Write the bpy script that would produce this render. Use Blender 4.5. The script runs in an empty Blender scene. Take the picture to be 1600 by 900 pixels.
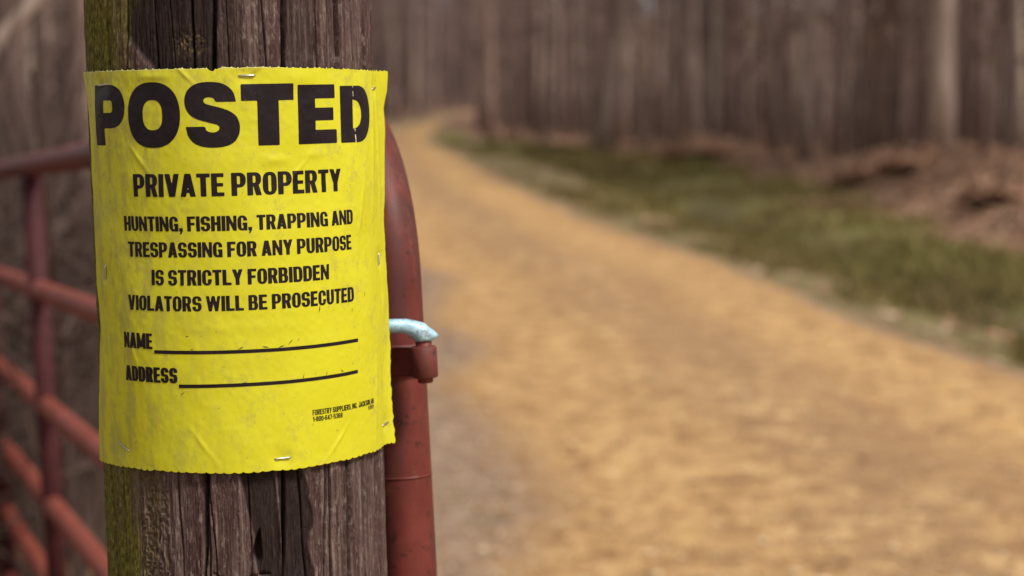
import bpy, bmesh, math, random
import numpy as np
from mathutils import Vector

random.seed(7)
rng = np.random.default_rng(7)
SC = bpy.context.scene
COL = SC.collection

# ------------------------------------------------------------------ camera
cam_d = bpy.data.cameras.new('camera')
cam = bpy.data.objects.new('camera', cam_d)
COL.objects.link(cam)
cam.location = (0, 0, 1.5)
cam.rotation_euler = (math.radians(90 - 5.656), 0, 0)
cam_d.lens = 69.75
cam_d.sensor_width = 36
cam_d.clip_end = 3000
cam_d.dof.use_dof = True
cam_d.dof.focus_distance = 1.515
cam_d.dof.aperture_fstop = 5.2
SC.camera = cam

# ------------------------------------------------------------------ sky, sun, exposure
SUN_EL, SUN_AZ = math.radians(53), math.radians(132)      # azimuth clockwise from +Y: behind the camera, to the right
W = bpy.data.worlds.new('World')
SC.world = W
W.use_nodes = True
nt = W.node_tree
bg = nt.nodes['Background']
sky = nt.nodes.new('ShaderNodeTexSky')
sky.sky_type = 'NISHITA'
sky.sun_disc = False
sky.sun_elevation = SUN_EL
sky.sun_rotation = SUN_AZ
sky.dust_density = 1.5
sky.air_density = 1.0
sky.ozone_density = 1.0
hs = nt.nodes.new('ShaderNodeHueSaturation')
hs.inputs['Saturation'].default_value = 0.12
nt.links.new(sky.outputs[0], hs.inputs['Color'])
nt.links.new(hs.outputs[0], bg.inputs['Color'])
bg.inputs['Strength'].default_value = 0.08
sun_d = bpy.data.lights.new('sun', 'SUN')
sun_d.energy = 2.5
sun_d.angle = math.radians(11)
sun_d.color = (1.0, 0.92, 0.82)
sun = bpy.data.objects.new('sun', sun_d)
COL.objects.link(sun)
sd = Vector((math.sin(SUN_AZ) * math.cos(SUN_EL), math.cos(SUN_AZ) * math.cos(SUN_EL), math.sin(SUN_EL)))
sun.rotation_euler = (-sd).to_track_quat('-Z', 'Y').to_euler()
sun.location = sd * 30
SC.view_settings.view_transform = 'Standard'
SC.view_settings.look = 'None'
SC.view_settings.gamma = 1
SC.view_settings.exposure = 0.48
SC.view_settings.use_curve_mapping = False
SC.cycles.use_denoising = True
SC.cycles.max_bounces = 6


# ------------------------------------------------------------------ numpy value noise
def vnoise(x, y, seed=0):
    x = np.asarray(x, float); y = np.asarray(y, float)
    xi = np.floor(x).astype(np.int64); yi = np.floor(y).astype(np.int64)
    fx = x - xi; fy = y - yi
    fx = fx * fx * (3 - 2 * fx); fy = fy * fy * (3 - 2 * fy)

    def h(a, b):
        n = (a * 374761393 + b * 668265263 + seed * 974634721) & 0x7fffffff
        n = ((n ^ (n >> 13)) * 1274126177) & 0x7fffffff
        n = (n ^ (n >> 16)) & 0xffffff
        return n / float(0xffffff)
    a = h(xi, yi); b = h(xi + 1, yi); c = h(xi, yi + 1); d = h(xi + 1, yi + 1)
    return (a + (b - a) * fx) * (1 - fy) + (c + (d - c) * fx) * fy


def sstep(a, b, x):
    t = np.clip((np.asarray(x, float) - a) / (b - a), 0, 1)
    return t * t * (3 - 2 * t)


# ------------------------------------------------------------------ mesh helpers
def mesh_obj(name, verts, faces, mat=None, parent=None, smooth=False, attrs=None):
    me = bpy.data.meshes.new(name)
    me.from_pydata([tuple(v) for v in verts], [], [tuple(int(i) for i in f) for f in faces])
    if attrs:
        for k, a in attrs.items():
            a = np.asarray(a, np.float32)
            if a.ndim == 1:
                at = me.attributes.new(k, 'FLOAT', 'POINT'); at.data.foreach_set('value', a)
            else:
                at = me.attributes.new(k, 'FLOAT_VECTOR', 'POINT'); at.data.foreach_set('vector', a.ravel())
    if smooth:
        me.polygons.foreach_set('use_smooth', [True] * len(me.polygons))
    if mat:
        me.materials.append(mat)
    me.update()
    o = bpy.data.objects.new(name, me)
    COL.objects.link(o)
    if parent:
        o.parent = parent
    return o


def empty(name, loc=(0, 0, 0)):
    o = bpy.data.objects.new(name, None)
    o.empty_display_size = 0.1
    COL.objects.link(o)
    o.location = loc
    return o


def tag(o, label=None, cat=None, group=None, kind=None):
    if label: o['label'] = label
    if cat: o['category'] = cat
    if group: o['group'] = group
    if kind: o['kind'] = kind
    return o


class MB:
    """collects tubes and quads for one mesh"""
    def __init__(self):
        self.v = []; self.f = []

    def tube(self, pts, rad, sides=12, cap=True, flat=None):
        pts = [Vector(p) for p in pts]
        n = len(pts)
        if not hasattr(rad, '__len__'):
            rad = [rad] * n
        base = len(self.v)
        t0 = (pts[1] - pts[0]).normalized()
        ref = Vector((0, 0, 1)) if abs(t0.z) < 0.9 else Vector((1, 0, 0))
        nx = t0.cross(ref).normalized()
        for i in range(n):
            t = (pts[min(i + 1, n - 1)] - pts[max(i - 1, 0)]).normalized()
            nx = (nx - t * nx.dot(t)).normalized()
            ny = t.cross(nx)
            for k in range(sides):
                a = 2 * math.pi * k / sides
                self.v.append(pts[i] + (nx * math.cos(a) + ny * math.sin(a)) * rad[i])
        for i in range(n - 1):
            for k in range(sides):
                a = base + i * sides + k; b = base + i * sides + (k + 1) % sides
                self.f.append((a, b, b + sides, a + sides))
        if cap:
            self.f.append(tuple(base + k for k in range(sides))[::-1])
            self.f.append(tuple(base + (n - 1) * sides + k for k in range(sides)))
        return self

    def build(self, name, mat, parent=None, smooth=True):
        return mesh_obj(name, self.v, self.f, mat, parent, smooth)


# ------------------------------------------------------------------ material helpers
class NM:
    def __init__(self, name):
        self.m = bpy.data.materials.new(name)
        self.m.use_nodes = True
        self.t = self.m.node_tree
        self.b = self.t.nodes['Principled BSDF']
        self.b.inputs['Specular IOR Level'].default_value = 0.3

    def n(self, kind, **kw):
        x = self.t.nodes.new('ShaderNode' + kind)
        for k, v in kw.items():
            setattr(x, k, v)
        return x

    def l(self, a, b):
        self.t.links.new(a, b)

    def attr(self, name, out='Fac'):
        return self.n('Attribute', attribute_name=name).outputs[out]

    def coords(self, src='Object', scale=(1, 1, 1), attr=None):
        mp = self.n('Mapping')
        mp.inputs['Scale'].default_value = scale
        s = self.attr(attr, 'Vector') if attr else self.n('TexCoord').outputs[src]
        self.l(s, mp.inputs['Vector'])
        return mp.outputs[0]

    def noise(self, vec, scale, detail=4, rough=0.55, dist=0):
        x = self.n('TexNoise')
        x.inputs['Scale'].default_value = scale
        x.inputs['Detail'].default_value = detail
        x.inputs['Roughness'].default_value = rough
        x.inputs['Distortion'].default_value = dist
        self.l(vec, x.inputs['Vector'])
        return x.outputs['Fac']

    def ramp(self, fac, stops):
        r = self.n('ValToRGB')
        el = r.color_ramp.elements
        el[0].position, el[0].color = stops[0][0], (*stops[0][1], 1)
        el[1].position, el[1].color = stops[-1][0], (*stops[-1][1], 1)
        for p, c in stops[1:-1]:
            e = el.new(p); e.color = (*c, 1)
        self.l(fac, r.inputs[0])
        return r.outputs[0]

    def mix(self, fac, a, b, mode='MIX'):
        x = self.n('Mix', data_type='RGBA', blend_type=mode)
        for sock, v in ((x.inputs[0], fac), (x.inputs[6], a), (x.inputs[7], b)):
            if isinstance(v, (int, float)):
                sock.default_value = v
            elif isinstance(v, tuple):
                sock.default_value = (*v, 1)
            else:
                self.l(v, sock)
        return x.outputs[2]

    def math(self, op, a, b=0.0, c=None, clamp=False):
        x = self.n('Math', operation=op, use_clamp=clamp)
        for i, v in enumerate((a, b) if c is None else (a, b, c)):
            if isinstance(v, (int, float)):
                x.inputs[i].default_value = v
            else:
                self.l(v, x.inputs[i])
        return x.outputs[0]

    def band(self, fac, lo, hi):
        x = self.n('MapRange', interpolation_type='SMOOTHSTEP')
        x.inputs[1].default_value = lo; x.inputs[2].default_value = hi
        self.l(fac, x.inputs[0])
        return x.outputs[0]

    def color(self, c):
        if isinstance(c, tuple):
            self.b.inputs['Base Color'].default_value = (*c, 1)
        else:
            self.l(c, self.b.inputs['Base Color'])
        return self

    def rough(self, r):
        if isinstance(r, (int, float)):
            self.b.inputs['Roughness'].default_value = r
        else:
            self.l(r, self.b.inputs['Roughness'])
        return self

    def bump(self, h, strength=0.3, dist=0.01):
        x = self.n('Bump')
        x.inputs['Strength'].default_value = strength
        x.inputs['Distance'].default_value = dist
        self.l(h, x.inputs['Height'])
        self.l(x.outputs[0], self.b.inputs['Normal'])
        return self


# ================================================================== TERRAIN
RY = np.array([-30, 2, 6, 8.3, 10.4, 11.4, 12.5, 13.8, 15.7, 17.8, 20.7, 24.3, 28, 31.8, 37.4, 46.8, 55.1, 62.5, 75.6, 99.8, 126.8, 145, 165, 200])
RX = np.array([4.0, 3.2, 2.95, 2.85, 2.70, 2.59, 2.43, 2.24, 2.03, 1.73, 1.34, .79, .45, 0, -.48, -1.21, -1.95, -2.57, -2.97, -3.37, -3.46, -1.6, 5, 22])
LY = np.array([-30, 2, 6.05, 8.3, 11.1, 15, 20.7, 28, 37.4, 46.8, 62.5, 80.8, 93.8, 111.6, 126.8, 145, 165, 200])
LX = np.array([.5, -.1, -.35, -.50, -.70, -.95, -1.75, -2.65, -3.65, -4.4, -5.2, -4.95, -4.82, -4.31, -3.9, -4.1, 1.5, 17])
EY = np.array([-30, 5, 18, 25, 31.8, 38.3, 43.7, 50.9, 65, 90, 127, 150, 165, 200])           # near edge of the right-hand wood
EX = np.array([9.0, 8.0, 6.9, 6.5, 6.9, 5.75, 4.3, 2.5, -1.0, -2.4, -2.7, -.8, 6, 24])

VY = np.array([-30, 5, 14, 18, 21, 25, 30, 39, 44, 50.9, 65, 90, 127, 150, 165, 200])             # outer edge of the green verge
VX = np.array([5.6, 5.0, 4.75, 4.7, 4.7, 4.75, 4.75, 4.3, 3.85, 2.2, -1.2, -2.5, -2.8, -.9, 5.9, 23.9])


def terrain(x, y):
    x = np.asarray(x, float); y = np.asarray(y, float)
    xr = np.interp(y, RY, RX); xl = np.interp(y, LY, LX); xe = np.interp(y, EY, EX)
    xv = np.interp(y, VY, VX)
    dr = x - xr                                     # metres right of the road's right edge
    w = np.maximum(xv - xr, 0.6)
    s = np.clip(dr / w, -1, 4)
    ditch = -0.20 * np.exp(-((s - 0.48) / 0.17) ** 2) * sstep(0.6, 2.0, w) * (0.75 + 0.5 * vnoise(x * .3, y * .16, 3))
    bank_h = .38 - .24 * sstep(26, 44, y)
    berm = bank_h * sstep(-.1, 1.3, x - xv) * sstep(0.8, 2.0, w) * (0.15 + 1.6 * vnoise(x * .9, y * .6, 5) ** 1.5) * (1 - .5 * sstep(2.5, 6, x - xv))
    right = sstep(0.2, 1.0, dr)
    left = sstep(0.3, 1.5, xl - x)
    micro = (vnoise(x * 1.3, y * 1.3, 1) - .5) * .10 + (vnoise(x * .28, y * .28, 2) - .5) * .22
    z = right * (ditch + berm + micro * (0.25 + 0.9 * sstep(.8, 1.15, s))) + left * (micro * .9 + .05 * vnoise(x * 3, y * 3, 8))
    hill = 0.055 * np.maximum(np.hypot(x, y - 20) - 150, 0)
    return z + np.minimum(hill, 26) + (1 - np.maximum(right, left)) * 0.0


def axis_grid(lo, hi, step, far, growth=1.18):
    a = list(np.arange(lo, hi + 1e-6, step))
    s = step; x = hi; out = []
    while x < far:
        s *= growth; x += s; out.append(x)
    s = step; x = lo; neg = []
    while x > -far:
        s *= growth; x -= s; neg.append(x)
    return np.array(neg[::-1] + a + out)


def grid_faces(nu, nv):
    i = np.arange(nv - 1)[:, None] * nu + np.arange(nu - 1)[None, :]
    i = i.ravel()
    return np.stack([i, i + 1, i + nu + 1, i + nu], 1)


# ---- ground material: leaf litter, grass on the verge, grit beside the road
g = NM('ground_litter')
P = g.coords('Object')
n1 = g.noise(P, 9, 6, .7); n2 = g.noise(P, .9, 4); n3 = g.noise(P, 38, 3, .6)
litter = g.ramp(n1, [(.28, (.060, .032, .020)), (.45, (.19, .105, .066)), (.60, (.31, .182, .118)), (.75, (.44, .295, .205))])
litter = g.mix(g.band(n2, .35, .7), litter, (.21, .115, .074))
grass = g.ramp(g.noise(P, 2.2, 5, .65), [(.30, (.095, .070, .024)), (.47, (.185, .15, .048)), (.60, (.165, .165, .048)), (.75, (.30, .24, .115))])
grass = g.mix(g.band(n3, .5, .75), grass, (.26, .20, .10))
grit = g.ramp(n1, [(.3, (.15, .095, .052)), (.5, (.26, .178, .095)), (.72, (.40, .295, .18))])
grit = g.mix(g.band(g.noise(P, 2.6, 5, .7), .42, .58), grit, (.15, .14, .05))
ditch_tone_n = g.attr('damp')
grass = g.mix(g.math('MULTIPLY', ditch_tone_n, .92), grass, (.075, .058, .021))  # verge colour goes darker along the ditch
mixg = g.math('ADD', g.attr('grass'), g.math('MULTIPLY', g.math('SUBTRACT', n1, .5), .9), clamp=True)
left_shade = g.math('MULTIPLY', g.attr('left_shade'), g.band(g.noise(P, 1.7, 5, .7), .60, .42))  # shade of the left-hand wood, painted into the litter in patches
litter = g.mix(g.math('MULTIPLY', left_shade, .85), litter, (.070, .040, .030))
c = g.mix(g.band(mixg, .35, .65), litter, grass)
mixt = g.math('ADD', g.attr('grit'), g.math('MULTIPLY', g.math('SUBTRACT', n1, .5), .7), clamp=True)
c = g.mix(g.band(mixt, .3, .75), c, grit)
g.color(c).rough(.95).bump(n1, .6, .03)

gx = axis_grid(-14, 14, .25, 620); gy = axis_grid(2, 70, .3, 640)
X, Y = np.meshgrid(gx, gy)
Z = terrain(X, Y)
xr = np.interp(Y, RY, RX); xl = np.interp(Y, LY, LX); xe = np.interp(Y, EY, EX)
dr = X - xr; xv = np.interp(Y, VY, VX); ww = np.maximum(xv - xr, .6); s_ = dr / ww
grass_a = sstep(-.05, .12, s_) * (1 - sstep(.85, 1.05, s_ + (vnoise(X * .8, Y * .5, 11) - .5) * .5)) * sstep(.6, 1.6, ww)
grit_a = sstep(-.6, 0, dr) * (1 - sstep(.25, .36, s_ + .2 * (vnoise(X * 1.2, Y * .6, 15) - .5))) * (.5 + .45 * vnoise(X * 1.5, Y * .8, 14)) * sstep(.8, 1.8, ww) + sstep(-.25, .1, xl - X) * (1 - sstep(.5, 1.3, xl - X)) * .9
ditch_tone_a = np.exp(-((s_ - .50) / .16) ** 2) * sstep(.15, .4, vnoise(X * .5 + 9, Y * .16, 17)) * sstep(1.5, 3, ww)
ground = mesh_obj('ground', np.stack([X, Y, Z], -1).reshape(-1, 3), grid_faces(len(gx), len(gy)), g.m, None, True,
                  {'grass': grass_a.ravel(), 'grit': np.clip(grit_a, 0, 1).ravel(), 'damp': np.clip(ditch_tone_a, 0, 1).ravel(), 'left_shade': sstep(.8, 2.0, xl - X).ravel()})
tag(ground, kind='structure')

# ---- dirt road
r = NM('ochre_dirt')
P = r.coords('Object')
PT = r.coords('Object', (1.3, .22, 1))
a1 = r.noise(P, 5.5, 8, .82); a2 = r.noise(PT, .9, 4, .6); a3 = r.noise(P, 15, 6, .8)
cc = r.ramp(a1, [(.36, (.145, .070, .032)), (.45, (.35, .192, .078)), (.53, (.50, .295, .122)), (.63, (.71, .50, .255))])
cc = r.mix(r.math('MULTIPLY', r.band(a2, .44, .62), .55), cc, (.30, .165, .076))
cc = r.mix(r.math('MULTIPLY', r.band(a3, .53, .66), .6), cc, (.15, .085, .042))
cc = r.mix(r.math('MULTIPLY', r.band(a3, .47, .36), .5), cc, (.66, .49, .27))
cc = r.mix(r.math('MULTIPLY', r.math('MULTIPLY', r.attr('track'), r.band(a1, .40, .56)), .8), cc, (.62, .385, .165))
cc = r.mix(r.math('MULTIPLY', r.math('MULTIPLY', r.attr('centre'), r.band(a1, .60, .46)), .7), cc, (.32, .19, .10))
edge = r.math('ADD', r.attr('fray'), r.math('MULTIPLY', r.math('SUBTRACT', a1, .5), 1.3))
gritc = r.ramp(r.noise(P, 9, 6, .7), [(.3, (.16, .098, .068)), (.5, (.30, .20, .135)), (.72, (.48, .355, .26))])
gritc = r.mix(r.math('MULTIPLY', r.band(r.noise(P, 3.1, 4, .6), .55, .70), .6), gritc, (.15, .125, .058))
cc = r.mix(r.band(edge, .30, .70), cc, gritc)
r.color(cc).rough(.93).bump(a3, .5, .012)
ry = np.concatenate([np.arange(-25, 60, .35), np.arange(60, 195, 1.0)])
rs = np.linspace(0, 1, 25)
YY, SS = np.meshgrid(ry, rs, indexing='ij')
jr = (vnoise(YY * .8, YY * 0, 21) - .5) * .22; jl = (vnoise(YY * .7, YY * 0, 22) - .5) * .35
A = np.interp(YY, LY, LX) + jl; B = np.interp(YY, RY, RX) + jr
XX = A + (B - A) * SS
ZZ = .004 + np.minimum(.055 * 0.055 * np.maximum(np.hypot(XX, YY - 20) - 150, 0), 0) + .045 * (1 - (2 * SS - 1) ** 2) \
    - .02 * (np.exp(-((SS - .24) / .09) ** 2) + np.exp(-((SS - .76) / .09) ** 2)) + .018 * (vnoise(XX * 2.2, YY * 2.2, 24) - .5) * np.minimum(1, 8 * SS * (1 - SS))
ZZ = np.maximum(ZZ, .004) + np.minimum(.055 * np.maximum(np.hypot(XX, YY - 20) - 150, 0), 26)
trk = np.exp(-((SS - .80) / .10) ** 2) + .8 * np.exp(-((SS - .27) / .11) ** 2)
fray = np.clip(1 - (XX - A) / .85, 0, 1) + np.clip(1 - (B - XX) / .35, 0, 1) * .62
ctr = np.exp(-((SS - .52) / .13) ** 2)
road = mesh_obj('dirt_road', np.stack([XX, YY, ZZ], -1).reshape(-1, 3), grid_faces(len(rs), len(ry)), r.m, None, True,
                {'track': np.clip(trk, 0, 1).ravel(), 'centre': ctr.ravel(), 'fray': fray.ravel()})
tag(road, kind='structure')

# ================================================================== POST
AX = np.array([-0.22715136 + 0.21789229, 0, 1.57321523 - 1.10111414]); AX /= np.linalg.norm(AX)
B0 = np.array([-0.21789229, 1.61, 1.10111414])                # point of the axis that counts as v = 0
CV = np.array([0, 0, 1.5]) - B0; CV = CV - AX * (CV @ AX); CV /= np.linalg.norm(CV)      # towards the lane side
SV = np.cross(AX, CV)
R = 0.1148

CRACKS = [  # u at v=.47, u at v=.0, depth, half width
    (-.0309, -.0295, .004, .0006), (-.0128, -.0355, .009, .0013), (.0402, .0262, .009, .0014), (.0672, .0690, .005, .0008),
    (.0894, .0885, .009, .0014), (.1287, .134, .006, .0009), (-.1365, -.1302, .005, .0008), (-.0620, -.0512, .004, .0007),
    (-.0044, .0030, .003, .0006), (.1090, .1100, .004, .0007), (-.087, -.092, .003, .0006), (.0215, .0480, .003, .0005),
    (-.109, -.113, .003, .0006), (.150, .152, .005, .0010), (.0790, .0610, .003, .0006), (-.0480, -.0230, .003, .0005)]


def post_fields(u, v):
    """depth below the nominal radius and the dark-stain, moss and lichen masks of the wood"""
    wob = (vnoise(v * 7, u * 6, 31) - .5) * .0035 + (vnoise(v * 40, u * 20, 32) - .5) * .0012
    uu = u + wob
    h = -.0010 * (1 - vnoise(uu * 170, v * 5, 33)) ** 1.5
    h -= .0009 * vnoise(uu * 520, v * 14, 34) ** 2
    h -= .0007 * vnoise(uu * 1100, v * 90, 35)
    h -= .0007 * sstep(.5, .8, vnoise(uu * 260, v * 75, 37)) * vnoise(u * 900, v * 500, 38)
    h -= .0020 * vnoise(uu * 45, v * 3, 36)
    fr = np.clip((v) / .47, -1, 2)
    for i, (ut, ub, dep, hw) in enumerate(CRACKS):
        uc = ub + (ut - ub) * fr
        k = .55 + .9 * vnoise(v * 11, v * 0 + i, 40 + i)
        h -= dep * k * np.exp(-((uu - uc) / (hw * k * 1.1)) ** 2)
    # weathered-off panels: darker inner wood, a little lower
    def panel(a, b, e=.0012):
        return sstep(a - e, a + e, uu) * (1 - sstep(b - e, b + e, uu))
    e1 = -.0044 + (.109 - v) * .17 + (vnoise(v * 60, u * 0, 51) - .5) * .004
    p = panel(e1, .0215 + (.109 - v) * .06) * (v < .16)
    p = np.maximum(p, panel(.0235 + (.109 - v) * .06, .050 + (vnoise(v * 45, u * 0, 52) - .5) * .01) * (v < .16))
    b1 = -.0600 - .029 * sstep(.405, .450, v)
    p = np.maximum(p, panel(b1 + (vnoise(v * 70, u * 0, 53) - .5) * .003, -.0130, .0035) * (v > .3))
    p = np.maximum(p, .55 * panel(-.012, .006, .002) * (v > .3))
    p = np.maximum(p, .5 * panel(.041, .066, .003) * (v > .3))
    h -= .0022 * p
    # scaly strip on the left, low down
    sc = sstep(-.098, -.085, uu) * (1 - sstep(-.068, -.058, uu)) * (1 - sstep(.1, .2, v))
    h -= .0022 * sc * np.abs(vnoise(u * 330, v * 260, 54) - .5) * 2
    # hole and torn bark at the bottom
    hw_ = .0012 + .0030 * sstep(.062, .042, v)
    hole = np.exp(-(((u - .0072 - (v - .0475) * .16) / hw_) ** 4 + ((v - .0490) / .0120) ** 4))
    h -= .010 * hole
    fl = v - (.0215 + .004 * np.sin(u * 160) + (vnoise(u * 300, v * 0, 55) - .5) * .004)
    flake = panel(-.028, .016, .003) * (v < .2)
    h -= .004 * flake * np.exp(-((fl - .0025) / .0016) ** 2)
    knot = np.exp(-(((u + .032) / .012) ** 2 + ((v - .435) / .009) ** 2))
    h -= .0012 * knot * vnoise(u * 500, v * 500, 56) * 2
    moss = (1 - sstep(-.112, -.070, uu + (vnoise(u * 90, v * 25, 57) - .5) * .03)) * (.45 + .8 * vnoise(u * 160, v * 30, 58))
    light = flake * np.exp(-((fl + .003) / .0028) ** 2)
    h = np.minimum(h + .0012, .0004)
    return h, np.clip(p + hole * .9, 0, 1), np.clip(moss, 0, 1), np.clip(light, 0, 1), np.clip(knot + sc * .35, 0, 1)


wd = NM('weathered_wood')
UV = wd.attr('wuv', 'Vector')
def wmap(sx, sy):
    mp = wd.n('Mapping'); mp.inputs['Scale'].default_value = (sx, sy, 1); wd.l(UV, mp.inputs['Vector']); return mp.outputs[0]
f1 = wd.noise(wmap(260, 9), 1, 6, .65, .3); f2 = wd.noise(wmap(60, 4), 1, 4, .55); f3 = wd.noise(wmap(800, 150), 1, 5, .75); f4 = wd.noise(wmap(230, 60), 1, 6, .75)
wc = wd.ramp(f1, [(.25, (.030, .017, .015)), (.45, (.090, .054, .048)), (.58, (.155, .102, .090)), (.76, (.35, .265, .24))])
wc = wd.mix(wd.math('MULTIPLY', wd.band(f2, .48, .60), .78), wc, (.060, .028, .026))
wc = wd.mix(wd.math('MULTIPLY', wd.band(f3, .52, .68), .5), wc, (.27, .205, .18))
wc = wd.mix(wd.math('MULTIPLY', wd.band(f4, .52, .64), .6), wc, (.31, .245, .22))
wc = wd.mix(wd.math('MULTIPLY', wd.band(f3, .46, .34), .75), wc, (.022, .012, .011))
wc = wd.mix(wd.math('MULTIPLY', wd.attr('stain'), .88), wc, wd.ramp(f3, [(.3, (.008, .005, .005)), (.7, (.028, .017, .016))]))
mossc = wd.ramp(wd.noise(wmap(420, 160), 1, 5, .65), [(.3, (.036, .028, .005)), (.46, (.125, .112, .015)), (.58, (.215, .195, .034)), (.72, (.42, .37, .18))])
wc = wd.mix(wd.attr('moss'), wc, mossc)
wc = wd.mix(wd.math('MULTIPLY', wd.attr('fresh'), .8), wc, (.30, .22, .19))
wc = wd.mix(wd.math('MULTIPLY', wd.attr('lichen'), wd.band(wd.noise(wmap(260, 190), 1, 5, .7), .46, .66)), wc, (.22, .165, .075))
wd.b.inputs['Specular IOR Level'].default_value = .15
wd.color(wc).rough(.85).bump(wd.math('ADD', wd.math('MULTIPLY', f1, .6), wd.math('ADD', wd.math('MULTIPLY', f3, .8), wd.math('MULTIPLY', f4, .6))), .8, .0018)

th_f = np.radians(np.concatenate([np.arange(-180, -100, 4), np.arange(-100, 100, .27), np.arange(100, 180, 4)]))
vs = np.concatenate([np.linspace(-1.10, -.03, 50, endpoint=False), np.arange(-.03, .50, .0018), np.linspace(.50, .86, 25)])
TH, VV = np.meshgrid(th_f, vs)
UU = TH * R
hh, stain, moss, fresh, lich = post_fields(UU, VV)
back = np.abs(TH) > math.radians(100)
hh = np.where(back, -.0012, hh)
rad = R + hh
PP = B0 + VV[..., None] * AX + (np.cos(TH) * rad)[..., None] * CV + (np.sin(TH) * rad)[..., None] * SV
nu, nv = len(th_f), len(vs)
fc = grid_faces(nu, nv).tolist()
for j in range(nv - 1):
    fc.append((j * nu + nu - 1, j * nu, (j + 1) * nu, (j + 1) * nu + nu - 1))
base = nu * nv
vt = PP.reshape(-1, 3).tolist()
topc = B0 + vs[-1] * AX + AX * .006
vt.append(topc)
for i in range(nu):
    fc.append(((nv - 1) * nu + i, (nv - 1) * nu + (i + 1) % nu, base))
def ext(a): return np.append(a.ravel(), a.ravel()[-1])
wuv = np.stack([UU, VV, VV * 0], -1).reshape(-1, 3); wuv = np.vstack([wuv, wuv[-1:]])
post_foot = B0 - AX * (B0[2] / AX[2])
post = empty('wooden_post', post_foot)
pm = mesh_obj('shaft', np.array(vt) - post_foot, fc, wd.m, post, False,
              {'wuv': wuv, 'stain': ext(stain), 'moss': ext(moss), 'fresh': ext(fresh), 'lichen': ext(lich)})
tag(post, 'thick round weathered wooden post with cracks and moss, carrying the yellow notice', 'post')

# ================================================================== SIGN
UT = math.radians(72) * R
vk = np.array([.108, .13, .16, .178, .225, .25, .294, .33, .37, .385, .40, .417])
ratio = np.array([1.075, 1.062, 1.046, 1.047, 1.042, 1.030, 1.022, 1.036, 1.050, 1.046, 1.075, 1.082])
kk = np.array([26, 22, 17, 16, 15, 13, 12, 14, 18, 19, 26, 28.])
lv = np.array([.109, .155, .2145, .249, .273, .323, .362, .398, .4165])
lu = np.array([-.1555, -.1475, -.1365, -.140, -.139, -.140, -.1405, -.1480, -.1610])
STAPLES = [(.0108, .4104, 0, .0118), (-.1147, .4056, 0.08, .0115), (.1420, .3993, .15, .009), (-.1216, .2607, 1.5, .011),
           (.1440, .2625, 1.35, .009), (-.1056, .1252, -.45, .0125), (.0284, .1182, .02, .0118), (.1530, .1274, .1, .012)]


def sheet_off(u, v):
    o = .0032 + .0018 * (vnoise(u * 26 + 3, v * 18, 61) - .5) + .0005 * (vnoise(u * 70, v * 60, 62) - .5) + .0002 * (vnoise(u * 300, v * 260, 63) - .5)
    for (uc, vc, vw, uw, am, sl) in ((.134, .37, .05, .0030, .0014, .05), (.147, .36, .055, .0026, .0012, -.03), (.1045, .385, .03, .0014, -.0007, .03),
                                     (-.02, .345, .010, .02, .0006, 0), (.03, .3465, .004, .010, .0009, .0), (.063, .350, .004, .008, .0007, .2),
                                     (.128, .15, .03, .003, .0009, .08), (.05, .408, .006, .012, .0009, 0), (-.06, .411, .003, .012, .0008, 0),
                                     (.045, .335, .010, .0022, .0008, .9), (-.075, .349, .008, .0020, .0007, -.8), (.02, .417, .006, .0025, .0009, 1.1), (-.035, .412, .006, .002, .0007, -.9), (.11, .30, .03, .0024, .0006, .2), (-.09, .205, .02, .0022, .0005, -.4), (.075, .125, .012, .0022, .0007, .9), (-.03, .13, .012, .0022, .0005, -.7), (.0, .22, .004, .05, .0003, 0), (-.12, .33, .05, .004, .0006, .05), (-.128, .18, .03, .004, .0008, 0), (.15, .225, .02, .006, .0014, 0)):
        uq = u - uc - sl * (v - vc)
        o = o + am * np.exp(-(uq / uw) ** 2 - ((v - vc) / vw) ** 2)
    for (uc, vc, a, L) in STAPLES:
        o = o - .0016 * np.exp(-((u - uc) ** 2 + (v - vc) ** 2) / .0075 ** 2)
    return np.maximum(o, .0009)


def sheet_base(u, v):
    """(sideways, towards the viewer side) of the sheet before the ripple, and its normal angle"""
    k = np.interp(v, vk, kk)
    th = np.minimum(u, UT) / R
    s = np.maximum(u - UT, 0)
    al = th - k * s
    t0 = UT / R
    xs = np.where(s > 0, R * math.sin(t0) + (math.sin(t0) - np.sin(t0 - k * s)) / k, R * np.sin(th))
    xc = np.where(s > 0, R * math.cos(t0) - (np.cos(t0 - k * s) - math.cos(t0)) / k, R * np.cos(th))
    return xs, xc, al


def sheet_pt(u, v, extra=0.0):
    u = np.asarray(u, float); v = np.asarray(v, float)
    xs, xc, al = sheet_base(u, v)
    o = sheet_off(u, v) + extra
    xs = xs + np.sin(al) * o; xc = xc + np.cos(al) * o
    return B0 + v[..., None] * AX + xc[..., None] * CV + xs[..., None] * SV


sq = np.linspace(0, .05, 200)
uright = []
for v_, rt_ in zip(vk, ratio):
    xs, xc, al = sheet_base(UT + sq, np.full_like(sq, v_))
    xs = xs + np.sin(al) * .003
    i = np.argmax(xs / R >= rt_) if (xs / R >= rt_).any() else np.argmax(xs)
    uright.append(UT + sq[i])
uright = np.array(uright)


def u_edges(v):
    e = (vnoise(v * 260, v * 0, 64) - .5) * .0016 * sstep(.24, .2, v) + (vnoise(v * 90, v * 0, 65) - .5) * .0012
    return np.interp(v, lv, lu) + (vnoise(v * 120, v * 0, 66) - .5) * .0012, np.interp(v, vk, uright) + e


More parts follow.
